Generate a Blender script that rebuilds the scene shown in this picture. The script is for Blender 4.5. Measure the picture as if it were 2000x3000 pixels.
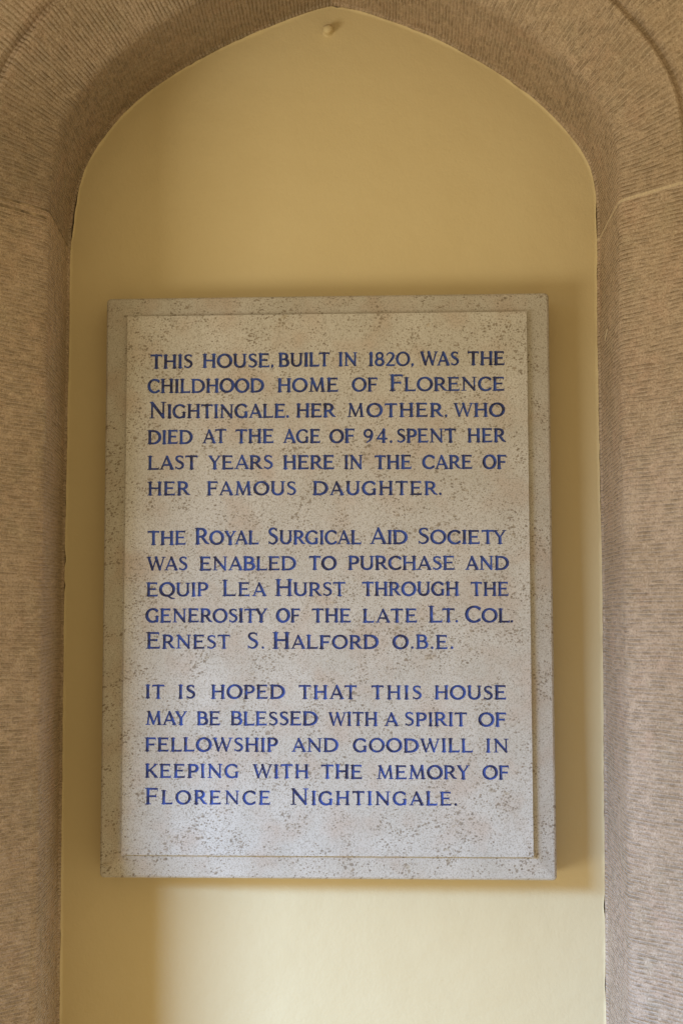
import bpy, bmesh, math, random
import numpy as np
from mathutils import Vector, Matrix

S = bpy.context.scene
for o in list(bpy.data.objects):
    bpy.data.objects.remove(o)
COL = S.collection
R = math.radians
rng = np.random.default_rng(7)

# ------------------------------------------------------------------ camera
FPX = 4167.0                                   # focal length in pixels of the 2000 x 3000 frame (50 mm)
PITCH, YAW = R(4.2), R(-2.1)
CAM = np.array([0.0, -1.95, 0.0])
FWD = np.array([math.sin(YAW) * math.cos(PITCH), math.cos(YAW) * math.cos(PITCH), math.sin(PITCH)])
RIGHT = np.array([math.cos(YAW), -math.sin(YAW), 0.0])
UP = np.cross(RIGHT, FWD)
cd = bpy.data.cameras.new('camera')
cam = bpy.data.objects.new('camera', cd)
COL.objects.link(cam)
cam.matrix_world = Matrix(((RIGHT[0], UP[0], -FWD[0], CAM[0]), (RIGHT[1], UP[1], -FWD[1], CAM[1]),
                           (RIGHT[2], UP[2], -FWD[2], CAM[2]), (0, 0, 0, 1)))
cd.sensor_fit = 'VERTICAL'
cd.sensor_height = 36.0
cd.lens = FPX / 3000.0 * 36.0
cd.clip_start, cd.clip_end = 0.05, 60
cd.dof.use_dof = True
cd.dof.focus_distance = 1.87
cd.dof.aperture_fstop = 4.0
S.camera = cam

# ------------------------------------------------------------------ light
S.view_settings.view_transform = 'Standard'
S.view_settings.look = 'None'
S.view_settings.exposure = 0.0
S.view_settings.gamma = 1.0
S.view_settings.use_curve_mapping = False
w = bpy.data.worlds.new('World')
S.world = w
w.use_nodes = True
bg = w.node_tree.nodes['Background']
bg.inputs[0].default_value = (1.0, 0.76, 0.385, 1)    # dim warm room behind the camera
bg.inputs[1].default_value = 0.595


def lamp(name, loc, target, sx, sy, power, colour, spread=180):
    d = bpy.data.lights.new(name, 'AREA')
    d.shape = 'RECTANGLE'
    d.size, d.size_y = sx, sy
    d.energy = power
    d.color = colour
    d.spread = R(spread)
    o = bpy.data.objects.new(name, d)
    COL.objects.link(o)
    o.location = loc
    o.rotation_euler = (Vector(target) - Vector(loc)).to_track_quat('-Z', 'Y').to_euler()
    return o


# daylight from the tall window to the left: cool sky falling steeply on the lower wall,
# warm light thrown up from the sunlit floor and terrace onto the upper wall
lamp('window_sky_light', (-2.70, -2.72, 0.75), (0.02, 0.0, -2.2), 1.26, 0.7, 64.0, (0.321, 0.570, 1.0), 60)
lamp('window_ground_light', (-2.15, -2.15, -0.95), (-0.03, 0.0, 0.25), 1.0, 0.9, 20.2, (1.0, 0.90, 0.66), 150)


# ------------------------------------------------------------------ helpers
def unproj(px, y=0.0):
    px = np.atleast_2d(np.array(px, float))
    d = FWD + ((px[:, :1] - 1000) / FPX) * RIGHT - ((px[:, 1:] - 1500) / FPX) * UP
    t = (y - CAM[1]) / d[:, 1]
    return CAM + d * t[:, None]


def empty(name, loc=(0, 0, 0)):
    o = bpy.data.objects.new(name, None)
    o.empty_display_size = 0.05
    o.location = loc
    COL.objects.link(o)
    return o


def tag(o, label, cat):
    o['label'] = label
    o['category'] = cat
    return o


def mesh_obj(name, verts, faces, mat, parent=None, smooth=False, uv=None):
    me = bpy.data.meshes.new(name)
    me.from_pydata([tuple(v) for v in verts], [], [tuple(f) for f in faces])
    if uv is not None:
        lay = me.uv_layers.new(name='UVMap')
        vi = np.empty(len(me.loops), dtype=np.int32)
        me.loops.foreach_get('vertex_index', vi)
        lay.data.foreach_set('uv', np.asarray(uv, dtype=np.float32)[vi].ravel())
    if smooth:
        me.polygons.foreach_set('use_smooth', [True] * len(me.polygons))
    me.materials.append(mat)
    me.update()
    o = bpy.data.objects.new(name, me)
    COL.objects.link(o)
    if parent:
        o.parent = parent
    return o


class NT:
    """small helper for node trees"""
    def __init__(s, name):
        s.m = bpy.data.materials.new(name)
        s.m.use_nodes = True
        s.t = s.m.node_tree
        s.b = s.t.nodes['Principled BSDF']
        s.b.inputs['Specular IOR Level'].default_value = 0.25

    def n(s, typ, **kw):
        nd = s.t.nodes.new(typ)
        for k, v in kw.items():
            if k in nd.inputs.keys():
                nd.inputs[k].default_value = v
            else:
                setattr(nd, k, v)
        return nd

    def l(s, a, b):
        s.t.links.new(a, b)

    def noise(s, vec, scale, detail=2.0, rough=0.5, dist=0.0):
        nd = s.n('ShaderNodeTexNoise')
        nd.inputs['Scale'].default_value = scale
        nd.inputs['Detail'].default_value = detail
        nd.inputs['Roughness'].default_value = rough
        nd.inputs['Distortion'].default_value = dist
        s.l(vec, nd.inputs['Vector'])
        return nd.outputs['Fac']

    def ramp(s, fac, stops):
        nd = s.n('ShaderNodeValToRGB')
        el = nd.color_ramp.elements
        while len(el) < len(stops):
            el.new(0.5)
        for e, (p, c) in zip(el, stops):
            e.position = p
            e.color = (c, c, c, 1) if not isinstance(c, tuple) else (*c, 1)
        s.l(fac, nd.inputs['Fac'])
        return nd.outputs['Color']

    def mix(s, fac, a, b, blend='MIX'):
        nd = s.n('ShaderNodeMix', data_type='RGBA', blend_type=blend)
        for i, v in ((0, fac), (6, a), (7, b)):
            if isinstance(v, (int, float)):
                nd.inputs[i].default_value = v
            elif isinstance(v, tuple):
                nd.inputs[i].default_value = (*v, 1)
            else:
                s.l(v, nd.inputs[i])
        return nd.outputs[2]

    def math(s, op, a, b=0.0, c=None):
        nd = s.n('ShaderNodeMath', operation=op)
        for i, v in enumerate((a, b, c)):
            if v is None:
                continue
            if isinstance(v, (int, float)):
                nd.inputs[i].default_value = v
            else:
                s.l(v, nd.inputs[i])
        return nd.outputs[0]

    def scalevec(s, vec, sc, off=(0, 0, 0)):
        nd = s.n('ShaderNodeMapping')
        nd.inputs['Scale'].default_value = sc
        nd.inputs['Location'].default_value = off
        s.l(vec, nd.inputs['Vector'])
        return nd.outputs[0]

    def bump(s, height, dist, strength=1.0, normal=None):
        nd = s.n('ShaderNodeBump')
        nd.inputs['Strength'].default_value = strength
        nd.inputs['Distance'].default_value = dist
        s.l(height, nd.inputs['Height'])
        if normal is not None:
            s.l(normal, nd.inputs['Normal'])
        return nd.outputs[0]


# ------------------------------------------------------------------ materials
def tooled_stone(name, seed, tone=1.0, pitch=0.0050):
    k = NT(name)
    tc = k.n('ShaderNodeTexCoord')
    uv, ob = tc.outputs['UV'], tc.outputs['Object']
    ob = k.scalevec(ob, (1, 1, 1), (seed * 3.1, seed * 1.7, seed * 0.9))
    # tool marks: uneven grooves across the moulding, one every few millimetres along it
    sep = k.n('ShaderNodeSeparateXYZ')
    k.l(uv, sep.inputs[0])
    wob = k.noise(k.scalevec(uv, (9, 7, 1), (seed, 0, 0)), 1.0, 2.0)
    wob2 = k.noise(k.scalevec(uv, (140, 12, 1), (seed * 2, 3, 0)), 1.0, 2.0)
    u = k.math('ADD', sep.outputs[0], k.math('MULTIPLY', wob, 0.012))
    u = k.math('ADD', u, k.math('MULTIPLY', wob2, 0.0016))
    wave = k.math('SINE', k.math('MULTIPLY', u, 2 * math.pi / pitch), 0)
    amp = k.ramp(k.noise(k.scalevec(uv, (120, 50, 1), (5, seed, 0)), 1.0, 3.0), [(0.36, 0.10), (0.62, 1.0)])
    fade = k.ramp(k.noise(k.scalevec(uv, (16, 13, 1), (seed, 4, 0)), 1.0, 3.0, 0.6), [(0.34, 0.50), (0.54, 1.0)])
    amp = k.math('MULTIPLY', amp, fade)
    streak = k.noise(k.scalevec(uv, (300, 75, 1), (seed, 8, 0)), 1.0, 3.0, 0.65)
    grain = k.noise(ob, 480, 3.0, 0.7)
    grain2 = k.noise(ob, 230, 2.0, 0.6)
    h = k.math('MULTIPLY', k.math('MULTIPLY', wave, amp), 0.74)
    h = k.math('ADD', h, k.math('MULTIPLY', streak, 0.95))
    h = k.math('ADD', h, k.math('MULTIPLY', grain, 0.60))
    h = k.math('ADD', h, k.math('MULTIPLY', grain2, 0.45))
    k.l(k.bump(h, 0.0026, 0.85), k.b.inputs['Normal'])
    # colour: buff gritstone with pinkish and greyish patches and fine dark grit
    patch = k.noise(ob, 9, 4.0, 0.6)
    c = k.mix(k.ramp(patch, [(0.36, 0.0), (0.66, 1.0)]), (0.44, 0.34, 0.262), (0.52, 0.41, 0.335))
    pink = k.noise(ob, 17, 3.0, 0.55)
    c = k.mix(k.ramp(pink, [(0.52, 0.0), (0.72, 0.45)]), c, (0.52, 0.355, 0.28))
    green = k.noise(k.scalevec(ob, (1, 1, 1), (9, 4, 2)), 24, 3.0, 0.55)
    c = k.mix(k.ramp(green, [(0.55, 0.0), (0.75, 0.35)]), c, (0.40, 0.37, 0.28))
    grit = k.noise(ob, 520, 2.0, 0.7)
    c = k.mix(k.ramp(grit, [(0.36, 0.70), (0.50, 0.0)]), c, (0.20, 0.135, 0.085))
    light = k.noise(k.scalevec(ob, (1, 1, 1), (2, 7, 5)), 470, 2.0, 0.7)
    c = k.mix(k.ramp(light, [(0.54, 0.0), (0.68, 0.75)]), c, (0.66, 0.56, 0.46))
    # grooves tinted darker and ridges paler so the tool lines show
    c = k.mix(k.ramp(streak, [(0.32, 0.38), (0.50, 0.0)]), c, (0.225, 0.160, 0.105))
    c = k.mix(k.ramp(streak, [(0.54, 0.0), (0.70, 0.40)]), c, (0.60, 0.49, 0.39))
    groove = k.math('MULTIPLY', wave, amp)
    c = k.mix(k.ramp(k.math('MULTIPLY_ADD', groove, -0.5, 0.5), [(0.50, 0.0), (0.92, 0.29)]), c, (0.225, 0.165, 0.112))
    c = k.mix(k.ramp(k.math('MULTIPLY_ADD', groove, 0.5, 0.5), [(0.55, 0.0), (0.95, 0.26)]), c, (0.62, 0.52, 0.43))
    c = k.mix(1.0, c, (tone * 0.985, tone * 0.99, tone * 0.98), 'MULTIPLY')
    k.l(c, k.b.inputs['Base Color'])
    k.b.inputs['Roughness'].default_value = 0.92
    return k.m


def shelly_stone(name):
    k = NT(name)
    tc = k.n('ShaderNodeTexCoord')
    ob = tc.outputs['Object']
    warp = k.noise(ob, 60, 2.0)
    c = (0.615, 0.575, 0.50)
    cloud = k.noise(ob, 11, 4.0, 0.6)
    c = k.mix(k.ramp(cloud, [(0.35, 0.0), (0.68, 1.0)]), (0.53, 0.51, 0.48), (0.61, 0.59, 0.57))
    rosy = k.noise(k.scalevec(ob, (1, 1, 1), (3, 5, 8)), 20, 3.0)
    c = k.mix(k.ramp(rosy, [(0.48, 0.0), (0.70, 0.75)]), c, (0.52, 0.44, 0.385))
    dens = k.noise(k.scalevec(ob, (1, 1, 1), (1, 1, 4)), 26, 3.0, 0.6)

    sp = k.n('ShaderNodeSeparateXYZ')
    k.l(ob, sp.inputs[0])
    cb = k.n('ShaderNodeCombineXYZ')
    k.l(k.math('ADD', sp.outputs[0], k.math('MULTIPLY', sp.outputs[1], 0.8)), cb.inputs[0])
    k.l(k.math('ADD', sp.outputs[2], k.math('MULTIPLY', sp.outputs[1], 0.6)), cb.inputs[1])
    flat = cb.outputs[0]

    def specks(scale, off, share, size, tint, amount, c, rot=0.0, squash=1.0, dlo=0.38, dhi=0.64, dmin=0.35):
        mp = k.n('ShaderNodeMapping')
        mp.inputs['Location'].default_value = off
        mp.inputs['Rotation'].default_value = (0, 0, rot)
        mp.inputs['Scale'].default_value = (1, squash, 1)
        k.l(flat, mp.inputs['Vector'])
        nz = k.n('ShaderNodeTexNoise', noise_dimensions='2D')
        nz.inputs['Scale'].default_value = scale * 1.1
        nz.inputs['Detail'].default_value = 2.0
        k.l(mp.outputs[0], nz.inputs['Vector'])
        dn = k.n('ShaderNodeMixRGB', blend_type='ADD')
        dn.inputs[0].default_value = 0.75 / scale
        k.l(mp.outputs[0], dn.inputs[1])
        k.l(nz.outputs['Color'], dn.inputs[2])
        v = k.n('ShaderNodeTexVoronoi', feature='F1', voronoi_dimensions='2D')
        v.inputs['Scale'].default_value = scale
        k.l(dn.outputs[0], v.inputs['Vector'])
        sc_ = k.n('ShaderNodeSeparateColor')
        k.l(v.outputs['Color'], sc_.inputs[0])
        # speck radius from the cell colour; the emptier parts of the stone carry fewer
        dm = k.n('ShaderNodeMapRange')
        for q_, val in ((1, dlo), (2, dhi), (3, dmin), (4, 1.0)):
            dm.inputs[q_].default_value = val
        k.l(dens, dm.inputs[0])
        rr = k.math('MULTIPLY', k.ramp(k.math('MULTIPLY', sc_.outputs[0], dm.outputs[0]), [(1 - share, 0.0), (min(1.0, 1 - share * 0.25), 1.0)]), size)
        d = k.math('SUBTRACT', rr, v.outputs['Distance'])
        m = k.ramp(d, [(0.0, 0.0), (0.10, amount)])
        tone = k.mix(sc_.outputs[1], tint, tuple(x * 1.6 for x in tint))
        return k.mix(m, c, tone), m

    c, m5 = specks(30, (3, 9, 0), 0.10, 0.26, (0.36, 0.315, 0.25), 0.55, c, 0.2, 1.7, dmin=0.8)
    c, m4 = specks(58, (7, 6, 0), 0.16, 0.32, (0.33, 0.285, 0.22), 0.62, c, 0.6, 1.6, dmin=0.75)
    c, m3 = specks(105, (5, 2, 0), 0.30, 0.33, (0.215, 0.180, 0.145), 0.82, c, 0.9, 1.5, dmin=0.70)
    c, m2 = specks(175, (2, 1, 0), 0.41, 0.38, (0.195, 0.162, 0.132), 0.88, c, 1.1, 1.4, dmin=0.70)
    c, m1 = specks(290, (0, 0, 0), 0.47, 0.44, (0.20, 0.168, 0.135), 0.88, c, 0.3, 1.25, dmin=0.70)
    fine = k.noise(ob, 700, 2.0, 0.7)
    c = k.mix(k.ramp(fine, [(0.38, 0.70), (0.5, 0.0)]), c, (0.30, 0.26, 0.215))
    k.l(c, k.b.inputs['Base Color'])
    hh = k.math('MULTIPLY', k.math('ADD', m1, k.math('ADD', m2, m3)), -0.5)
    hh = k.math('ADD', hh, k.math('MULTIPLY', k.noise(ob, 350, 3.0, 0.6), 0.5))
    k.l(k.bump(hh, 0.0006, 0.55), k.b.inputs['Normal'])
    k.b.inputs['Roughness'].default_value = 0.72
    return k.m


def wall_paint(name, base, tint):
    k = NT(name)
    ob = k.n('ShaderNodeTexCoord').outputs['Object']
    cl = k.noise(ob, 4, 4.0, 0.6)
    c = k.mix(k.ramp(cl, [(0.35, 0.0), (0.7, 1.0)]), base, tint)
    roll = k.noise(ob, 260, 3.0, 0.6)
    lump = k.noise(ob, 22, 4.0, 0.55)
    wav = k.noise(ob, 6, 2.0, 0.5)
    h = k.math('ADD', k.math('MULTIPLY', roll, 0.16), k.math('MULTIPLY', lump, 0.8))
    h = k.math('ADD', h, k.math('MULTIPLY', wav, 1.0))
    k.l(k.bump(h, 0.0040, 0.5), k.b.inputs['Normal'])
    k.l(c, k.b.inputs['Base Color'])
    k.b.inputs['Roughness'].default_value = 0.62
    return k.m


def letter_paint(name):
    k = NT(name)
    ob = k.n('ShaderNodeTexCoord').outputs['Object']
    n1 = k.noise(ob, 55, 3.0, 0.6)
    n3 = k.noise(ob, 130, 2.0, 0.6)
    n1 = k.math('ADD', k.math('MULTIPLY', n1, 0.6), k.math('MULTIPLY', n3, 0.4))
    c = k.mix(k.ramp(n1, [(0.40, 0.0), (0.58, 1.0)]), (0.028, 0.031, 0.088), (0.046, 0.088, 0.345))
    n2 = k.noise(ob, 420, 2.0, 0.7)
    c = k.mix(k.ramp(n2, [(0.62, 0.0), (0.76, 0.35)]), c, (0.25, 0.23, 0.25))
    k.l(c, k.b.inputs['Base Color'])
    k.b.inputs['Roughness'].default_value = 0.6
    return k.m


def plain(name, col, rough=0.9, grain=400):
    lo = 0.8 if grain > 100 else 0.30
    k = NT(name)
    ob = k.n('ShaderNodeTexCoord').outputs['Object']
    n1 = k.noise(ob, grain, 2.0, 0.6)
    c = k.mix(k.ramp(n1, [(0.3, 0.0), (0.7, 1.0)]), tuple(x * lo for x in col), tuple(min(1, x * 1.12) for x in col))
    k.l(c, k.b.inputs['Base Color'])
    k.l(k.bump(n1, 0.0012, 0.5), k.b.inputs['Normal'])
    k.b.inputs['Roughness'].default_value = rough
    return k.m


M_STONE = [tooled_stone('tooled_gritstone_%s' % c, i, t_) for i, (c, t_) in enumerate(zip('abcd', (1.15, 0.90, 1.16, 1.10)))]  # second, darker tone puts the left arch stone's shade into its colour
M_PLAQUE = shelly_stone('speckled_limestone')
M_WALL = wall_paint('ochre_wall_paint', (0.690, 0.582, 0.366), (0.715, 0.612, 0.396))
M_LETTER = letter_paint('blue_letter_paint')
M_MORTAR = plain('pale_lime_mortar', (0.62, 0.52, 0.40))
M_MORTAR_DARK = plain('dirty_lime_mortar', (0.46, 0.355, 0.255), 0.9, 60)

# ------------------------------------------------------------------ outline of the recess (photo pixels -> wall plane)
LEFT = [(206, 940), (206.5, 850), (208, 760), (210.5, 700), (215, 650), (220, 612), (230, 565), (241, 523), (257, 480), (281, 440), (306, 404),
        (347, 352), (396, 304), (446, 263), (500, 227), (555, 193), (612, 160), (708, 115), (823, 68), (900, 38), (945, 24), (972, 18.5)]
RIGHT_ = [(1746, 940), (1746, 850), (1746.5, 750), (1746.5, 650), (1745, 600), (1742, 556), (1736, 517), (1722, 479), (1691, 427), (1640, 366), (1575, 302),
          (1510, 252), (1446, 208), (1383, 170), (1319, 137), (1255, 107), (1191, 81), (1128, 58), (1064, 38), (1010, 23), (972, 18.5)]


def resample(P, step):
    d = np.r_[0, np.cumsum(np.linalg.norm(np.diff(P, axis=0), axis=1))]
    n = max(2, int(round(d[-1] / step)) + 1)
    t = np.linspace(0, d[-1], n)
    return np.stack([np.interp(t, d, P[:, i]) for i in range(P.shape[1])], 1)


def smooth(P, it):
    P = P.copy()
    for _ in range(it):
        P[1:-1] = 0.25 * P[:-2] + 0.5 * P[1:-1] + 0.25 * P[2:]
    return P


lw = unproj(LEFT)[:, [0, 2]]
rw = unproj(RIGHT_)[:, [0, 2]]
LX, RX = lw[0, 0], rw[0, 0]
ZLOW = -1.05
lw = np.vstack([[[unproj((181, 2990))[0, 0], ZLOW]], [[unproj((191, 1700))[0, 0], unproj((191, 1700))[0, 2]]], lw])
rw = np.vstack([[[unproj((1767, 2990))[0, 0], ZLOW]], [[unproj((1761, 1700))[0, 0], unproj((1761, 1700))[0, 2]]], rw])
STEP = 0.006
lp = smooth(resample(lw, STEP), 10)
rp = smooth(resample(rw, STEP), 10)
APEX = lp[-1]


# ------------------------------------------------------------------ stone arch
# profile of the moulding: (outward, forward) from the wall edge; forward = towards the room
def profile(shift):
    a = [(0.0006, -0.03), (0.0006, 0.004), (0.003, 0.008), (0.003 + shift * 0.3, 0.06), (0.0035 + shift * 0.9, 0.162)]
    for q in np.linspace(0, 1, 7)[0:]:      # softly rounded arris
        p0, p1, p2 = np.array((0.0040 + shift, 0.1810)), np.array((0.0050 + shift, 0.1885)), np.array((0.0105 + shift, 0.1955))
        a.append(tuple((1 - q) ** 2 * p0 + 2 * q * (1 - q) * p1 + q * q * p2))
    a += [(0.040 + shift, 0.232), (0.064 + shift, 0.262), (0.0675 + shift, 0.2645), (0.0700 + shift, 0.2635), (0.0735 + shift, 0.2585), (0.0775 + shift, 0.2585)]
    a += [(0.0800 + shift, 0.264), (0.083 + shift, 0.2685), (0.088 + shift, 0.2705)]
    a += [(0.130 + shift, 0.285), (0.145 + shift, 0.296), (0.156 + shift, 0.312), (0.180 + shift, 0.335), (0.235 + shift, 0.345), (0.60 + shift, 0.345)]
    return np.array(a)


def densify(P, ref, maxlen):
    out = [P[0]]
    for a, b, ra, rb in zip(P[:-1], P[1:], ref[:-1], ref[1:]):
        n = max(1, int(math.ceil(np.linalg.norm(rb - ra) / maxlen)))
        for i in range(1, n + 1):
            out.append(a + (b - a) * i / n)
    return np.array(out)


PROF0 = densify(profile(0.0), profile(0.0), 0.02)
PROFD = densify(profile(1.0), profile(0.0), 0.02) - PROF0     # the depth of undercut differs slightly along the arch


def sweep(path, side, shift, name, mat, parent, u0, jog=None):
    """path of (x,z) points from low to apex; side -1 = left half, +1 = right half"""
    prof = PROF0
    shift = np.broadcast_to(np.asarray(shift, float), (len(path),))
    v = np.r_[0, np.cumsum(np.linalg.norm(np.diff(prof, axis=0), axis=1))]
    t = np.gradient(path, axis=0)
    t /= np.linalg.norm(t, axis=1)[:, None]
    nrm = np.stack([-t[:, 1], t[:, 0]], 1) * (1 if side < 0 else -1)   # outward
    u = u0 + np.r_[0, np.cumsum(np.linalg.norm(np.diff(path, axis=0), axis=1))]
    V, UV = [], []
    nrm[-1] = (0.0, 1.0 / max(0.3, nrm[-1][1])) if path is not None and np.allclose(path[-1], APEX) else nrm[-1]
    for p, n, uu, sh_ in zip(path, nrm, u, shift):
        for (ow, fw), vv in zip(PROF0 + PROFD * sh_, v):
            x, z = p + n * ow
            if (x - APEX[0]) * side < 0:             # halves meet on the vertical through the apex
                x = APEX[0]
            V.append((x, -fw, z))
            UV.append((uu, vv))
    m = len(prof)
    F = []
    for i in range(len(path) - 1):
        for j in range(m - 1):
            q = (i * m + j, i * m + j + 1, (i + 1) * m + j + 1, (i + 1) * m + j)
            F.append(q if side < 0 else q[::-1])
    V = np.array(V)
    # worn, slightly uneven arrises
    V[:, 1] += 0.0006 * np.sin(V[:, 2] * 37 + V[:, 0] * 21) + 0.0005 * np.sin(V[:, 2] * 113 + 1.3)
    o = mesh_obj(name, V, F, mat, parent, smooth=False, uv=UV)
    return o, u[-1], V.reshape(len(path), m, 3)


ARCH = tag(empty('stone_arch', (0, 0, ZLOW)), 'brown tooled sandstone pointed arch framing the ochre wall recess', 'arch')


def attach(o, parent):
    o.parent = parent
    o.matrix_parent_inverse = Matrix.Translation(-Vector(parent.location))
    return o


ZJL = unproj((213, 728))[0, 2]        # springing joints
ZJR = unproj((1757, 705))[0, 2]
GAP = 0.0026


def split_at(path, z):
    i = int(np.argmax(path[:, 1] > z))
    lo = np.vstack([path[:i], [[np.interp(z - GAP / 2, path[:, 1], path[:, 0]), z - GAP / 2]]])
    hi = np.vstack([[[np.interp(z + GAP / 2, path[:, 1], path[:, 0]), z + GAP / 2]], path[i:]])
    return lo, hi


SHL, SHR = -0.017, -0.002
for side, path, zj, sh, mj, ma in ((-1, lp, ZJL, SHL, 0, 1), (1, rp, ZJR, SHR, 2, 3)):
    lo, hi = split_at(path, zj)
    if np.linalg.norm(lo[-1] - lo[-2]) < 0.0015:
        lo = np.delete(lo, -2, 0)
    if np.linalg.norm(hi[0] - hi[1]) < 0.0015:
        hi = np.delete(hi, 1, 0)
    o, u1, vj = sweep(lo, side, sh, 'jamb', M_STONE[mj], None, 0.3 * mj)
    attach(o, ARCH)
    sv = sh + (0.5 * (SHL + SHR) - sh) * np.linspace(0, 1, len(hi))
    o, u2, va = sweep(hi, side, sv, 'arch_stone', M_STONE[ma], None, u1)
    attach(o, ARCH)
    # mortar bed between jamb and arch stone: pale and nearly flush on the right, dirty and sunk on the left
    a, b = vj[-1], va[0]
    sink = 0.0003 if side < 0 else -0.0003
    zx = 0.010 if side < 0 else 0.0006
    ow = (a - np.array([APEX[0], 0, a[0, 2]]))
    V, F = [], []
    ins = np.array([side * sink, sink, 0.0])
    for p, q in zip(a, b):
        V += [p + ins + np.array([0, 0, -zx]), q + ins + np.array([0, 0, zx])]
    m = len(a)
    for j in range(m - 1):
        q = (2 * j, 2 * j + 2, 2 * j + 3, 2 * j + 1)
        F.append(q if side < 0 else q[::-1])
    o = mesh_obj('mortar_joint', V, F, M_MORTAR_DARK if side < 0 else M_MORTAR, None)
    attach(o, ARCH)

# pale chip of paint stuck to the inner face of the right jamb
best = None
for d_ in np.linspace(0.02, 0.17, 60):
    zc_ = unproj((1775, 978), -d_)[0]
    xr_ = np.interp(zc_[2], rp[:, 1], rp[:, 0]) + 0.003 + SHR * 0.5
    if best is None or abs(zc_[0] - xr_) < best[0]:
        best = (abs(zc_[0] - xr_), xr_, -d_, zc_[2])
_, fx, fy, fz = best
ang = np.linspace(0, 2 * math.pi, 13)[:-1]
rad = 1 + 0.25 * rng.normal(size=12)
V = [(fx - 0.0012, fy, fz)] + [(fx - 0.0002, fy + 0.013 * r_ * math.cos(a), fz + 0.0055 * r_ * math.sin(a) - 0.4 * 0.013 * r_ * math.cos(a)) for a, r_ in zip(ang, rad)]
o = mesh_obj('paint_fleck', V, [(0, 1 + (i + 1) % 12, 1 + i) for i in range(12)], M_MORTAR, None)
attach(o, ARCH)

# ------------------------------------------------------------------ painted wall with a ragged paint edge against the stone
outline = np.vstack([lp, rp[::-1][1:]])
t = np.gradient(outline, axis=0)
t /= np.linalg.norm(t, axis=1)[:, None]
inn = np.stack([t[:, 1], -t[:, 0]], 1)
outl = resample(outline, 0.0025)
t = np.gradient(outl, axis=0)
t /= np.linalg.norm(t, axis=1)[:, None]
inn = smooth(np.stack([t[:, 1], -t[:, 0]], 1), 12)
N = len(outl)


def wn(n, it, amp):
    x = rng.normal(size=n + 200)
    for _ in range(it):
        x = 0.25 * np.roll(x, 1) + 0.5 * x + 0.25 * np.roll(x, -1)
    x = x[100:100 + n]
    return amp * x / x.std()


rag = np.clip(wn(N, 3, 0.00022) + wn(N, 60, 0.0003) - 0.0013, -0.0024, 0.0)
for gx_, gy_, gr_, ga_ in ((216, 655, 34, 0.0020), (224, 598, 18, 0.0016), (1747, 640, 45, 0.0019), (1767, 2655, 26, 0.0021), (1768, 2890, 20, 0.0016), (193, 1640, 18, 0.0018),
                           (192, 1715, 12, 0.0016), (560, 190, 12, 0.0014), (985, 20, 9, 0.0018)):
    c_ = unproj((gx_, gy_))[0, [0, 2]]       # places where the paint has come away from the stone
    rag += ga_ * np.exp(-(np.linalg.norm(outl - c_, axis=1) / (gr_ * 0.00047)) ** 2)
bead = np.clip(0.0018 + wn(N, 8, 0.0005) + wn(N, 80, 0.0006), 0.0005, 0.004)
rows = []
for inset, lift in ((0.0, -0.35), (0.0001, 0.35), (0.0003, 0.85), (0.0006, 1.0), (0.0010, 0.70), (0.0016, 0.32), (0.0024, 0.08), (0.0034, 0.0), (0.0038, 0.0), (0.0060, 0.0)):
    p = outl + inn * (inset + rag * max(0.0, 1 - inset / 0.0034))[:, None]
    y = -bead * lift if lift >= 0 else np.full(N, 0.02)
    rows.append(np.stack([p[:, 0], y, p[:, 1]], 1))
V = np.vstack(rows)
F = []
for r in range(len(rows) - 1):
    for i in range(N - 1):
        F.append((r * N + i, r * N + i + 1, (r + 1) * N + i + 1, (r + 1) * N + i))
bm = bmesh.new()
bv = [bm.verts.new(v) for v in V]
for f in F:
    bm.faces.new([bv[i] for i in f])
last = bv[(len(rows) - 1) * N:]
nf = len(bm.faces)
for i in range((N - 1) // 2):
    a_, b_, c_, d_ = last[i], last[i + 1], last[N - 2 - i], last[N - 1 - i]
    try:
        bm.faces.new([a_, b_, c_, d_] if b_ is not c_ else [a_, b_, d_])
    except ValueError:
        pass
bmesh.ops.recalc_face_normals(bm, faces=bm.faces[:])
me = bpy.data.meshes.new('painted_wall')
bm.to_mesh(me)
bm.free()
if sum(p.normal.y * p.area for p in me.polygons) > 0:
    me.flip_normals()
me.polygons.foreach_set('use_smooth', [True] * len(me.polygons))
me.materials.append(M_WALL)
wall = bpy.data.objects.new('painted_wall', me)
COL.objects.link(wall)
tag(wall, 'smooth ochre yellow painted plaster wall inside the stone arch', 'wall')

# ------------------------------------------------------------------ painted-over nail near the apex
P = unproj((961, 92))[0]
prof = [(0.0085, 0.0), (0.0072, 0.0015), (0.0066, 0.0035), (0.0066, 0.006), (0.0069, 0.0095), (0.0066, 0.0125), (0.0053, 0.0150), (0.0030, 0.0166), (0.0, 0.0171)]
V, F, n = [], [], 28
for r_, f_ in prof[:-1]:
    for i in range(n):
        a = 2 * math.pi * i / n
        rr = r_ * (1 + 0.07 * math.sin(2 * a + 0.5) + 0.04 * math.sin(3 * a))
        V.append((rr * math.cos(a), -f_, rr * math.sin(a) - f_ * 0.08))
V.append((0, -prof[-1][1], -0.002))
for j in range(len(prof) - 2):
    for i in range(n):
        F.append((j * n + i, j * n + (i + 1) % n, (j + 1) * n + (i + 1) % n, (j + 1) * n + i))
for i in range(n):
    F.append(((len(prof) - 2) * n + i, (len(prof) - 2) * n + (i + 1) % n, len(V) - 1))
knob = mesh_obj('wall_peg', V, F, M_WALL, None, smooth=True)
knob.location = P
tag(knob, 'small painted-over peg sticking out under the arch point', 'peg')

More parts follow.
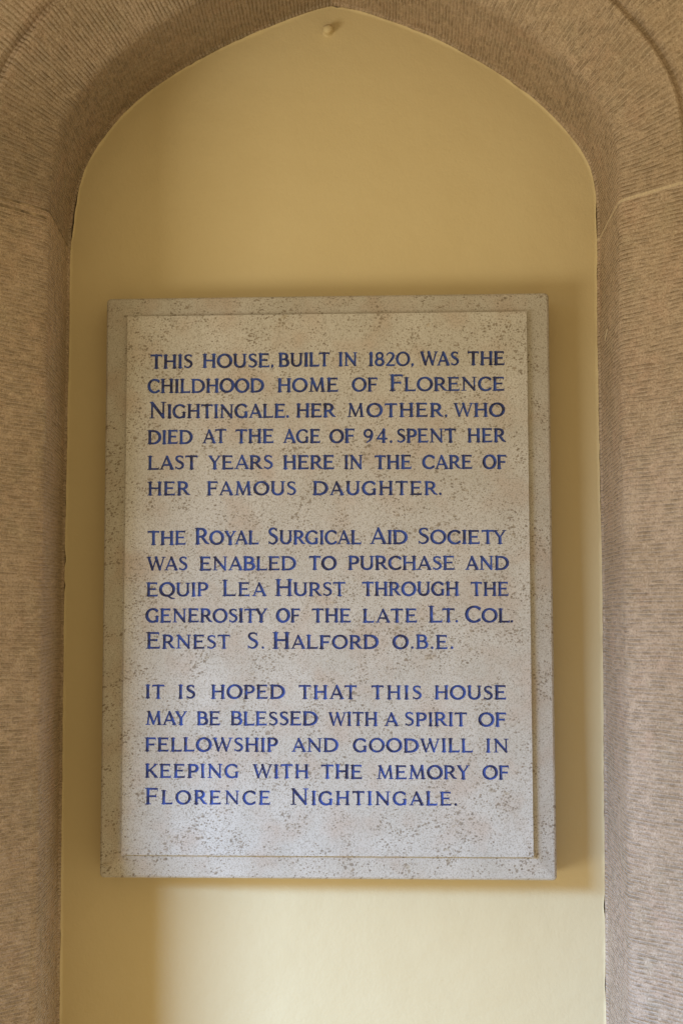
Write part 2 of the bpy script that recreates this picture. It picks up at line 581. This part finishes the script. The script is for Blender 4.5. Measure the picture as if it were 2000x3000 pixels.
# ------------------------------------------------------------------ plaque
RXa, RZa, RYa = R(0.676), R(0.708), R(0.131)
X = np.array([math.cos(RZa), -math.sin(RZa), 0])
Z = np.array([0, math.sin(RXa), math.cos(RXa)])
X, Z = X * math.cos(RYa) + Z * math.sin(RYa), Z * math.cos(RYa) - X * math.sin(RYa)
X /= np.linalg.norm(X)
Z -= X * (Z @ X)
Z /= np.linalg.norm(Z)
Y = np.cross(Z, X)                       # into the wall
FRONT = 0.060
PW, PH = 0.5970, 0.7742


def pw(px, o, off=0.0):
    """photo pixel -> plaque coordinates (x right, z up) on the plane off metres in front of the border face"""
    px = np.atleast_2d(np.array(px, float))
    d = FWD + ((px[:, :1] - 1000) / FPX) * RIGHT - ((px[:, 1:] - 1500) / FPX) * UP
    pt = o - Y * off
    tt = ((pt - CAM) @ Y) / (d @ Y)
    q = CAM + d * tt[:, None] - o
    return np.stack([q @ X, q @ Z], 1)


QUAD = [(313, 875), (1605, 857), (1629, 2579), (291.5, 2571)]
O = np.array([-0.0899, -FRONT, 0.0454])
for _ in range(6):                        # centre the plaque on its four corners
    c = pw(QUAD, O).mean(0)
    O = O + X * c[0] + Z * c[1]
    O = O + Y * 0
q = pw(QUAD, O)
PW = ((q[1] - q[0])[0] + (q[2] - q[3])[0]) / 2
PH = ((q[0] - q[3])[1] + (q[1] - q[2])[1]) / 2

PLQ = empty('memorial_plaque')
PLQ.matrix_world = Matrix(((X[0], Y[0], Z[0], O[0]), (X[1], Y[1], Z[1], O[1]), (X[2], Y[2], Z[2], O[2]), (0, 0, 0, 1)))
tag(PLQ, 'large speckled grey limestone tablet with blue carved lettering hung on ochre wall', 'plaque')

RAISE = 0.0080
PAN = pw([(372, 925), (1540.5, 915), (1562.5, 2511.5), (358.5, 2505)], O, RAISE)
px0, px1 = (PAN[0, 0] + PAN[3, 0]) / 2, (PAN[1, 0] + PAN[2, 0]) / 2
pz1, pz0 = (PAN[0, 1] + PAN[1, 1]) / 2, (PAN[2, 1] + PAN[3, 1]) / 2

# slab with the sunk border: rings from the back edge round to the foot of the raised panel
hw, hh = PW / 2 * 1.0035, PH / 2 * 1.0035


def ring(x0, x1, z0, z1, y, r, n=6, jit=0.0):
    pts = []
    for cx, cz, a0 in ((x1 - r, z1 - r, 0), (x0 + r, z1 - r, 90), (x0 + r, z0 + r, 180), (x1 - r, z0 + r, 270)):
        for i in range(n):
            a = R(a0 + 90 * i / (n - 1))
            pts.append((cx + r * math.cos(a), y, cz + r * math.sin(a)))
    return pts


def ring_d(x0, x1, z0, z1, y, r):
    """ring whose straight sides carry extra points so edges can be slightly worn"""
    base = ring(x0, x1, z0, z1, y, r)
    out = []
    for i, p in enumerate(base):
        out.append(p)
        qn = base[(i + 1) % len(base)]
        if math.dist(p, qn) > 0.1:
            for k_ in range(1, 40):
                f_ = k_ / 40
                out.append(tuple(a + (b - a) * f_ for a, b in zip(p, qn)))
    return out


BACK = 0.0565
BEV = 0.0055      # the border falls away towards its outer edge
rings = [ring_d(-hw, hw, -hh, hh, BACK, 0.0055), ring_d(-hw, hw, -hh, hh, BEV + 0.0035, 0.0055),
         ring_d(-hw + 0.0008, hw - 0.0008, -hh + 0.0008, hh - 0.0008, BEV + 0.0012, 0.0055),
         ring_d(-hw + 0.0028, hw - 0.0028, -hh + 0.0028, hh - 0.0028, BEV - 0.0002, 0.0052),
         ring_d(px0 - 0.0035, px1 + 0.0035, pz0 - 0.0035, pz1 + 0.0035, -0.0012, 0.001),
         ring_d(px0 - 0.0, px1 + 0.0, pz0 - 0.0, pz1 + 0.0, -0.0014, 0.0004)]
V = [p for rg in rings for p in rg]
m = len(rings[0])
wear = wn(m, 3, 0.00035)
for i in range(m):                       # small chips and wear along the outer arris
    for r_, f_ in ((2, 1.0), (3, 0.6)):
        x, y, z = V[r_ * m + i]
        cw = max(0.0, wear[i]) * f_
        V[r_ * m + i] = (x * (1 - cw * 1.5), y + cw * 1.2, z * (1 - cw * 1.5))
F = []
for r_ in range(len(rings) - 1):
    for i in range(m):
        F.append((r_ * m + (i + 1) % m, r_ * m + i, (r_ + 1) * m + i, (r_ + 1) * m + (i + 1) % m))
F.append(tuple(range(m)))
slab = mesh_obj('border', V, F, M_PLAQUE, PLQ)

# ------------------------------------------------------------------ lettering: V-cut capitals, carved as a height field
TH, TN = 0.098, 0.066


def seg(x0, z0, x1, z1, r0, r1=None, mid=None):
    r1 = r0 if r1 is None else r1
    tt_ = np.linspace(0, 1, 7)
    P_ = np.stack([x0 + (x1 - x0) * tt_, z0 + (z1 - z0) * tt_], 1)
    rr = r0 + (r1 - r0) * tt_
    if mid:
        rr = rr * (1 - mid * (1 - (2 * tt_ - 1) ** 2))
    return P_, rr


def stem(x, z0=0.0, z1=1.0, r=TH, foot=True, head=True, fl=1, hl=1):
    out = [seg(x, z0 + 0.07, x, z1 - 0.07, r, r, 0.10)]
    s = 0.135
    if foot:
        out.append(seg(x - s, z0 + 0.026, x + s * fl, z0 + 0.030, 0.030))
        out.append(seg(x - 0.05, z0 + 0.045, x + 0.05, z0 + 0.045, 0.045))
    if head:
        out.append(seg(x - s, z1 - 0.026, x + s * hl, z1 - 0.030, 0.030))
        out.append(seg(x - 0.05, z1 - 0.045, x + 0.05, z1 - 0.045, 0.045))
    return out


def arc(cx, cz, rx, rz, a0, a1, thick=TH, thin=TN, stress=0.0, n=22, taper=None):
    a = np.radians(np.linspace(a0, a1, n))
    P_ = np.stack([cx + rx * np.cos(a), cz + rz * np.sin(a)], 1)
    rr = thin + (thick - thin) * np.abs(np.cos(a - math.radians(stress))) ** 1.4
    if taper is not None:
        rr = rr * np.linspace(taper[0], taper[1], n)
    return P_, rr


def poly(pts, rr):
    pts = np.array(pts, float)
    tt_ = np.linspace(0, 1, len(pts))
    # Catmull-Rom
    Q, RQ = [], []
    ex = np.vstack([2 * pts[0] - pts[1], pts, 2 * pts[-1] - pts[-2]])
    for i in range(len(pts) - 1):
        p0, p1, p2, p3 = ex[i:i + 4]
        for s in np.linspace(0, 1, 5)[:(5 if i == len(pts) - 2 else 4)]:
            Q.append(0.5 * ((2 * p1) + (p2 - p0) * s + (2 * p0 - 5 * p1 + 4 * p2 - p3) * s * s + (3 * p1 - p0 - 3 * p2 + p3) * s ** 3))
            RQ.append(rr[i] + (rr[i + 1] - rr[i]) * s)
    return np.array(Q), np.array(RQ)


def tick(x, z, dz, r=0.026):
    """the small vertical serif at the end of an arm"""
    return seg(x, z, x + 0.012, z + dz, r, r * 0.8)


def hbar(x0, x1, z, r=TN * 0.9):
    return seg(x0, z, x1, z, r, r)


SX = 0.125    # inset of a stem from the glyph edge


def bowl(x, xr, zb, zt, th=TH):
    """right-hand bowl from the stem at x out to xr between two heights"""
    cz, rz = (zb + zt) / 2, (zt - zb) / 2
    rx = min(rz * 1.05, xr - x)
    cx = xr - rx
    out = [arc(cx, cz, rx, rz, -90, 90, th, TN * 0.95)]
    out += [seg(x, zb, cx, zb, TN * 0.95), seg(x, zt, cx, zt, TN * 0.95)]
    return out


G = {}
G['I'] = (0.27, stem(0.135))
G['H'] = (0.86, stem(SX + 0.01) + stem(0.86 - SX - 0.01) + [hbar(SX, 0.86 - SX, 0.52)])
G['T'] = (0.80, stem(0.40, head=False) + [hbar(0.06, 0.74, 0.945), tick(0.035, 0.95, -0.135), seg(0.765, 0.95, 0.755, 0.815, 0.026, 0.02)])
G['L'] = (0.70, stem(SX) + [hbar(SX, 0.64, 0.052), seg(0.655, 0.04, 0.68, 0.185, 0.027, 0.02)])
G['E'] = (0.72, stem(SX) + [hbar(SX, 0.65, 0.052), hbar(SX, 0.62, 0.948), hbar(SX, 0.53, 0.52), seg(0.665, 0.04, 0.69, 0.185, 0.027, 0.02),
                            seg(0.63, 0.955, 0.645, 0.82, 0.027, 0.02), seg(0.545, 0.45, 0.545, 0.59, 0.024, 0.024)])
G['F'] = (0.68, stem(SX) + [hbar(SX, 0.61, 0.948), hbar(SX, 0.53, 0.50), seg(0.625, 0.955, 0.645, 0.815, 0.027, 0.02), seg(0.545, 0.43, 0.545, 0.57, 0.024, 0.024)])
G['O'] = (0.98, [arc(0.49, 0.50, 0.415, 0.462, 0, 360, TH, TN, 8, 44)])
G['Q'] = (0.98, [arc(0.49, 0.50, 0.415, 0.462, 0, 360, TH, TN, 8, 44), poly([(0.48, 0.06), (0.62, -0.04), (0.78, -0.14), (0.98, -0.17)], [0.03, 0.062, 0.055, 0.02])])
G['0'] = (0.86, [arc(0.43, 0.50, 0.36, 0.462, 0, 360, TH * 0.92, TN, 8, 44)])
G['C'] = (0.82, [arc(0.47, 0.50, 0.40, 0.458, 48, 312, TH, TN, 8, 34), seg(0.735, 0.885, 0.765, 0.72, 0.034, 0.024), seg(0.74, 0.15, 0.79, 0.245, 0.038, 0.018)])
G['G'] = (0.88, [arc(0.47, 0.50, 0.40, 0.458, 48, 305, TH, TN, 8, 34), seg(0.735, 0.885, 0.765, 0.72, 0.034, 0.024), seg(0.755, 0.09, 0.755, 0.40, TH * 0.9),
                 seg(0.61, 0.42, 0.87, 0.42, 0.025)])
G['D'] = (0.92, stem(SX) + bowl(SX, 0.84, 0.052, 0.948))
G['P'] = (0.68, stem(SX) + bowl(SX, 0.60, 0.455, 0.948, TH * 0.95))
G['R'] = (0.80, stem(SX) + bowl(SX, 0.58, 0.475, 0.948, TH * 0.95) + [poly([(0.36, 0.47), (0.50, 0.29), (0.62, 0.12), (0.79, 0.035)], [0.06, 0.08, 0.075, 0.03])])
G['B'] = (0.74, stem(SX) + bowl(SX, 0.58, 0.53, 0.948, TH * 0.92) + bowl(SX, 0.655, 0.052, 0.53, TH))
G['U'] = (0.86, stem(SX, 0.30, foot=False) + stem(0.86 - SX, 0.30, r=TH * 0.78, foot=False)
          + [arc(0.43, 0.36, 0.305, 0.31, 180, 360, TH * 0.95, TN, 0), seg(SX, 0.34, SX, 0.42, TH), seg(0.735, 0.34, 0.735, 0.42, TH * 0.78)])
G['S'] = (0.62, [poly([(0.515, 0.83), (0.43, 0.935), (0.29, 0.95), (0.15, 0.88), (0.13, 0.73), (0.23, 0.60), (0.38, 0.51), (0.51, 0.39), (0.52, 0.22), (0.40, 0.08), (0.24, 0.05), (0.09, 0.15)],
                       [0.036, 0.052, 0.056, 0.068, 0.075, 0.082, 0.088, 0.082, 0.075, 0.06, 0.054, 0.036]),
                  seg(0.525, 0.955, 0.53, 0.80, 0.024, 0.02), seg(0.08, 0.03, 0.07, 0.20, 0.024, 0.02)])
G['A'] = (0.92, [seg(0.46, 0.965, 0.13, 0.06, 0.050, 0.050), seg(0.46, 0.94, 0.79, 0.07, 0.078, 0.092), hbar(0.24, 0.68, 0.33, TN * 0.85),
                 seg(0.02, 0.026, 0.25, 0.030, 0.030), seg(0.65, 0.026, 0.91, 0.030, 0.030)])
G['W'] = (1.28, [seg(0.14, 0.93, 0.38, 0.07, 0.085, 0.075), seg(0.66, 0.93, 0.38, 0.06, 0.045, 0.045), seg(0.62, 0.95, 0.88, 0.07, 0.085, 0.075), seg(1.14, 0.93, 0.88, 0.06, 0.045, 0.045),
                 seg(0.02, 0.974, 0.27, 0.970, 0.030), seg(0.56, 0.974, 0.70, 0.970, 0.030), seg(1.03, 0.974, 1.26, 0.970, 0.030)])
G['M'] = (1.08, [seg(0.15, 0.06, 0.22, 0.94, 0.052), seg(0.22, 0.94, 0.53, 0.08, 0.088, 0.072), seg(0.83, 0.94, 0.53, 0.06, 0.048), seg(0.84, 0.94, 0.92, 0.07, 0.085),
                 seg(0.02, 0.026, 0.28, 0.030, 0.030), seg(0.79, 0.026, 1.06, 0.030, 0.030), seg(0.10, 0.974, 0.24, 0.970, 0.030), seg(0.80, 0.974, 0.94, 0.970, 0.030)])
G['N'] = (0.94, [seg(0.15, 0.06, 0.15, 0.94, 0.056), seg(0.15, 0.93, 0.79, 0.06, 0.088, 0.080), seg(0.79, 0.94, 0.79, 0.05, 0.054),
                 seg(0.02, 0.026, 0.28, 0.030, 0.030), seg(0.03, 0.974, 0.20, 0.970, 0.030), seg(0.67, 0.974, 0.92, 0.970, 0.030)])
G['Y'] = (0.82, [seg(0.41, 0.06, 0.41, 0.46, TH, TH), seg(0.14, 0.93, 0.41, 0.46, 0.080, 0.076), seg(0.69, 0.93, 0.41, 0.46, 0.050), seg(0.27, 0.026, 0.55, 0.030, 0.030),
                 seg(0.02, 0.974, 0.26, 0.970, 0.030), seg(0.59, 0.974, 0.80, 0.970, 0.030)])
G['K'] = (0.82, stem(SX) + [seg(0.66, 0.93, 0.22, 0.47, 0.052), seg(0.30, 0.55, 0.68, 0.07, 0.080, 0.085), seg(0.55, 0.974, 0.78, 0.970, 0.030), seg(0.58, 0.026, 0.81, 0.030, 0.030)])
G['1'] = (0.34, stem(0.20, head=False) + [seg(0.20, 0.93, 0.06, 0.86, 0.05, 0.022)])
G['8'] = (0.60, [arc(0.30, 0.735, 0.185, 0.215, 0, 360, 0.065, TN, 0, 30), arc(0.30, 0.28, 0.225, 0.235, 0, 360, 0.078, TN, 0, 30)])
G['2'] = (0.62, [poly([(0.09, 0.78), (0.17, 0.91), (0.30, 0.95), (0.45, 0.88), (0.49, 0.71), (0.40, 0.50), (0.24, 0.27), (0.08, 0.07)], [0.03, 0.046, 0.055, 0.072, 0.082, 0.078, 0.06, 0.05]),
                 hbar(0.08, 0.54, 0.06, 0.06), seg(0.56, 0.05, 0.59, 0.17, 0.028, 0.02)])
G['9'] = (0.64, [arc(0.30, 0.69, 0.225, 0.26, 0, 360, 0.075, TN, 0, 30), poly([(0.53, 0.69), (0.52, 0.48), (0.41, 0.20), (0.20, 0.03)], [0.078, 0.08, 0.062, 0.03])])
G['4'] = (0.68, [seg(0.46, 0.06, 0.46, 0.94, TH), seg(0.45, 0.93, 0.06, 0.30, 0.05), hbar(0.06, 0.64, 0.29, TN), seg(0.34, 0.026, 0.58, 0.030, 0.030)])
G['.'] = (0.17, [seg(0.085, 0.085, 0.086, 0.085, 0.085)])
G[','] = (0.20, [seg(0.105, 0.085, 0.106, 0.085, 0.085), seg(0.12, 0.08, 0.05, -0.10, 0.07, 0.02)])
G[';'] = (0.18, [seg(0.09, 0.085, 0.091, 0.085, 0.085), seg(0.11, 0.06, 0.10, -0.03, 0.06, 0.025)])     # dot with the start of a tail

# side classes for optical spacing: s straight, r round, d diagonal, o open
LSIDE = {**{c: 's' for c in 'BDEFHIKLMNPRU1'}, **{c: 'r' for c in 'COGQ0896S2'}, **{c: 'd' for c in 'AWY4'}, 'T': 'o', '.': 'p', ',': 'p', ';': 'p'}
RSIDE = {**{c: 's' for c in 'HIMNUE1G'}, **{c: 'r' for c in 'DOQB0S893'}, **{c: 'd' for c in 'AWYKR42'}, **{c: 'o' for c in 'TLFPC'}, '.': 'p', ',': 'p', ';': 'p'}
KERN = {'s': 0.0, 'r': -0.02, 'd': -0.06, 'o': -0.03, 'p': -0.04}

# words read off the photograph: text, left, right, baseline left, baseline right, cap height of the large initial (0 = none)
LINES = [
    [('THIS', 441, 565, 1080, 1078.5), ('HOUSE,', 594, 802, 1077.5, 1075.5), ('BUILT', 817, 966, 1074.5, 1073), ('IN', 992, 1046, 1072.8, 1072.2), ('1820,', 1077, 1212, 1072.4, 1071.5),
     ('WAS', 1230, 1344, 1071, 1070.3), ('THE', 1369, 1477, 1070, 1069.2)],
    [('CHILDHOOD', 434, 773, 1152, 1149), ('HOME', 813, 990.5, 1148.7, 1147.5), ('OF', 1031, 1106, 1147, 1146.5), ('*FLORENCE', 1142, 1477, 1146, 1144.5)],
    [('*NIGHTINGALE.', 438, 846, 1226, 1223.5), ('HER', 868, 983, 1223, 1222.3), ('MOTHER;', 1016, 1310, 1222, 1221), ('WHO', 1327, 1477, 1221, 1220.5)],
    [('DIED', 434, 564, 1301, 1300), ('AT', 593, 664, 1299, 1298.5), ('THE', 689, 802, 1298.5, 1298), ('AGE', 829, 938, 1298, 1297.8), ('OF', 965.5, 1039, 1297.8, 1297.5),
     ('94;', 1064, 1149, 1297, 1296.8), ('SPENT', 1161, 1336, 1296.7, 1296.2), ('HER', 1369, 1481, 1296, 1295.5)],
    [('LAST', 434, 580, 1376, 1375), ('YEARS', 610, 800, 1374.7, 1374.3), ('HERE', 830, 979, 1374.3, 1374.2), ('IN', 1008.5, 1062, 1374.2, 1374), ('THE', 1096, 1205, 1374, 1373.8),
     ('CARE', 1237, 1383, 1373.7, 1373.5), ('OF', 1414, 1483, 1373.5, 1373.4)],
    [('HER', 434, 557, 1451.5, 1451.2), ('FAMOUS', 607, 868, 1451, 1450.6), ('DAUGHTER.', 917, 1293, 1450.5, 1450)],
    [('THE', 432.5, 545, 1596.4, 1596), ('*ROYAL', 573, 758, 1595.5, 1595), ('*SURGICAL', 784, 1058, 1594.8, 1594.2), ('*AID', 1083, 1193, 1593.8, 1593.5), ('*SOCIETY', 1222, 1483, 1593.5, 1593.2)],
    [('WAS', 430.5, 550, 1671.5, 1671.3), ('ENABLED', 585.5, 867, 1671.2, 1670.3), ('TO', 904, 985, 1669.8, 1669.6), ('PURCHASE', 1020, 1331, 1669.4, 1669.2), ('AND', 1362, 1489, 1669.2, 1669.2)],
    [('EQUIP', 430, 610, 1747, 1747), ('*LEA', 652.5, 781, 1746.8, 1746.6), ('*HURST', 807.5, 1013, 1746.5, 1746), ('THROUGH', 1060, 1343, 1745.6, 1745.4), ('THE', 1378, 1489, 1745.4, 1745.3)],
    [('GENEROSITY', 427.5, 783, 1823.6, 1823.4), ('OF', 810, 879, 1823.4, 1823.4), ('THE', 913, 1028, 1823.4, 1823.4), ('LATE', 1063, 1221, 1823.4, 1823.4), ('*LT.', 1256, 1341, 1823.4, 1823.5),
     ('*COL.', 1362, 1502, 1823.5, 1823.6)],
    [('*ERNEST', 430, 675, 1900, 1900.3), ('*S.', 723, 774, 1900.4, 1900.4), ('*HALFORD', 800, 1108, 1900.5, 1900.7), ('O.B.E.', 1150, 1327, 1900.7, 1900.8)],
    [('IT', 427, 482, 2046, 2046.2), ('IS', 523, 573, 2046.3, 2046.5), ('HOPED', 619, 834, 2046.8, 2047.2), ('THAT', 874.5, 1045, 2047.5, 2048), ('THIS', 1087, 1235, 2048.3, 2048.7), ('HOUSE', 1272.5, 1482, 2048.8, 2049.2)],
    [('MAY', 427, 548.5, 2123.8, 2124.2), ('BE', 578, 645, 2124.3, 2124.5), ('BLESSED', 676, 930, 2124.6, 2125.6), ('WITH', 961, 1105, 2126, 2126.5), ('A', 1125, 1167, 2126.7, 2126.8),
     ('SPIRIT', 1184, 1368, 2127, 2127.6), ('OF', 1401, 1482, 2127.7, 2128)],
    [('FELLOWSHIP', 426, 814, 2201, 2202), ('AND', 854, 990.5, 2202.3, 2203), ('GOODWILL', 1034, 1384, 2203.3, 2204.3), ('IN', 1423, 1489, 2204.5, 2204.6)],
    [('KEEPING', 426, 699, 2278.2, 2279.3), ('WITH', 739.5, 904, 2279.6, 2280.5), ('THE', 940, 1061, 2280.8, 2281.5), ('MEMORY', 1103, 1375.5, 2281.9, 2283), ('OF', 1413.5, 1491, 2283.1, 2283.4)],
    [('*FLORENCE', 427, 792, 2356, 2357.6), ('*NIGHTINGALE.', 851.5, 1338, 2358, 2360)],
]
PARA = [0] * 6 + [1] * 5 + [2] * 5
BIG = 1.20

H_ = 0.00048
placed = []            # (strokes in plaque coords as segments arrays, bbox)
line_z = []
jit = np.random.default_rng(11)
for words in LINES:
    zmin, zmax = 9, -9
    for (txt, x0, x1, b0, b1) in words:
        (ax, az), (bx, bz) = pw([(x0, b0), (x1, b1)], O, RAISE)
        big = txt[0] == '*'
        txt = txt.lstrip('*')
        ch = 40.3 * 0.000446 * 1.0
        (tx, tz), = pw([(x0, b0 - 40.3)], O, RAISE)
        ch = tz - az
        hs = [ch * (BIG if (big and i == 0) else 1.0) for i in range(len(txt))]
        ws = [G[c][0] * h for c, h in zip(txt, hs)]
        gaps = []
        for a_, b_ in zip(txt[:-1], txt[1:]):
            g = 0.115 + KERN[RSIDE[a_]] + KERN[LSIDE[b_]]
            if (a_ + b_) in ('AT', 'TA', 'AW', 'WA', 'LY', 'AY', 'YA', 'TY', 'LT'):
                g -= 0.10
            gaps.append(g * ch)
        W = bx - ax
        sx = 1.0
        if len(txt) > 1:
            sx = np.clip((W - sum(gaps)) / sum(ws), 0.86, 1.16)
            extra = (W - sx * sum(ws) - sum(gaps)) / (len(txt) - 1)
        else:
            sx, extra = W / sum(ws), 0
        x = ax
        for i, c in enumerate(txt):
            f_ = (x - ax) / W if W else 0
            zb = az + (bz - az) * f_ + jit.normal() * 0.00012
            hgt = hs[i] * (1 + jit.normal() * 0.008)
            wgt = 1.0 + jit.normal() * 0.035
            sl = jit.normal() * 0.008
            strokes = []
            for P_, rr in G[c][1]:
                q_ = np.stack([x + (P_[:, 0] * sx) * hs[i] + sl * P_[:, 1] * hs[i], zb + P_[:, 1] * hgt], 1)
                strokes.append((q_, rr * ch * 1.18 * wgt * (1.08 if (big and i == 0) else 1.0)))
            placed.append((strokes, len(line_z)))
            x += ws[i] * sx + (gaps[i] + extra if i < len(gaps) else 0)
        zmin = min(zmin, az - 0.22 * ch, bz - 0.22 * ch)
        zmax = max(zmax, az + ch * (1.30 if big else 1.06), bz + ch * (1.30 if big else 1.06))
    line_z.append((zmin, zmax))

# tensor grid: fine where letters stand, coarse elsewhere
zs = [pz0]
for zmin, zmax in line_z[::-1]:
    zs += list(np.linspace(zmin, zmax, int((zmax - zmin) / H_) + 1))
zs.append(pz1)
zs = np.array(zs)
tx0 = min(s[0][:, 0].min() for st, _ in placed for s in st) - 0.004
tx1 = max(s[0][:, 0].max() for st, _ in placed for s in st) + 0.004
xs = np.r_[px0, np.linspace(tx0, tx1, int((tx1 - tx0) / H_) + 1), px1]
nx, nz = len(xs), len(zs)
GF = np.full((nz, nx), -1.0)
GX = np.zeros((nz, nx))
GZ = np.zeros((nz, nx))
for strokes, li in placed:
    for q_, rr in strokes:
        mr = rr.max() + 2.2 * H_
        i0, i1 = np.searchsorted(xs, [q_[:, 0].min() - mr, q_[:, 0].max() + mr])
        j0, j1 = np.searchsorted(zs, [q_[:, 1].min() - mr, q_[:, 1].max() + mr])
        gx, gz = np.meshgrid(xs[i0:i1], zs[j0:j1])
        best = np.full(gx.shape, -1.0)
        bgx = np.zeros(gx.shape)
        bgz = np.zeros(gx.shape)
        for k_ in range(len(q_) - 1):
            a_, b_ = q_[k_], q_[k_ + 1]
            d_ = b_ - a_
            L2 = max(d_ @ d_, 1e-14)
            tt_ = np.clip(((gx - a_[0]) * d_[0] + (gz - a_[1]) * d_[1]) / L2, 0, 1)
            ex, ez = gx - (a_[0] + tt_ * d_[0]), gz - (a_[1] + tt_ * d_[1])
            dist = np.sqrt(ex * ex + ez * ez) + 1e-9
            val = rr[k_] + (rr[k_ + 1] - rr[k_]) * tt_ - dist
            mk = val > best
            best[mk] = val[mk]
            bgx[mk] = (-ex / dist)[mk]
            bgz[mk] = (-ez / dist)[mk]
        sub = GF[j0:j1, i0:i1]
        mk = best > sub
        sub[mk] = best[mk]
        GX[j0:j1, i0:i1][mk] = bgx[mk]
        GZ[j0:j1, i0:i1][mk] = bgz[mk]
XX, ZZ = np.meshgrid(xs, zs)
near = np.abs(GF) < 0.5 * H_                 # snap grid points onto the letter outlines
XX = np.where(near, XX - GF * GX * 0.95, XX)
ZZ = np.where(near, ZZ - GF * GZ * 0.95, ZZ)
GS = np.where(near, 0.0, GF)
depth = np.minimum(np.maximum(GS, 0) * 0.85, 0.0013)
VY = -RAISE + depth
cell = np.maximum(np.maximum(GS[:-1, :-1], GS[1:, :-1]), np.maximum(GS[:-1, 1:], GS[1:, 1:]))
mean4 = (GS[:-1, :-1] + GS[1:, :-1] + GS[:-1, 1:] + GS[1:, 1:]) / 4
isl = (mean4 > 0) & (cell > 0.1 * H_)
idx = np.arange(nz * nx).reshape(nz, nx)
quads = np.stack([idx[:-1, :-1], idx[:-1, 1:], idx[1:, 1:], idx[1:, :-1]], -1)
ALLV = np.stack([XX, VY, ZZ], -1).reshape(-1, 3)


def fast_mesh(name, faces, mat, parent, extra_v=None, extra_f=None):
    faces = faces.reshape(-1, 4)
    used, inv = np.unique(faces, return_inverse=True)
    v = ALLV[used]
    f = inv.reshape(-1, 4)
    if extra_v is not None:
        f = np.vstack([f, np.array(extra_f) + len(v)])
        v = np.vstack([v, extra_v])
    me_ = bpy.data.meshes.new(name)
    me_.vertices.add(len(v))
    me_.vertices.foreach_set('co', v.astype(np.float32).ravel())
    me_.loops.add(len(f) * 4)
    me_.loops.foreach_set('vertex_index', f.astype(np.int32).ravel())
    me_.polygons.add(len(f))
    me_.polygons.foreach_set('loop_start', np.arange(0, len(f) * 4, 4, dtype=np.int32))
    me_.update(calc_edges=True)
    me_.materials.append(mat)
    o_ = bpy.data.objects.new(name, me_)
    COL.objects.link(o_)
    o_.parent = parent
    return o_


# panel: carved face plus its four narrow sides down to the border
e = 0.0
rt = [(px0, -RAISE, pz0), (px1, -RAISE, pz0), (px1, -RAISE, pz1), (px0, -RAISE, pz1)]
rb = [(x, 0.004, z) for x, _, z in rt]
ef = [(i, i + 4, (i + 1) % 4 + 4, (i + 1) % 4) for i in range(4)]
panel = fast_mesh('panel', quads[~isl], M_PLAQUE, PLQ, np.array(rt + rb), ef)
rowpara = np.zeros(nz - 1, int)
zc = (zs[:-1] + zs[1:]) / 2
for (zmin, zmax), p_ in zip(line_z, PARA):
    rowpara[(zc > zmin) & (zc < zmax)] = p_
for p_, lab in enumerate(('upper paragraph of six lines in blue capitals', 'middle paragraph of five lines in blue capitals', 'lower paragraph of five lines in brighter blue capitals')):
    sel = isl & (rowpara == p_)[:, None]
    o = fast_mesh('inscription', quads[sel], M_LETTER, panel)
    o['label'] = lab
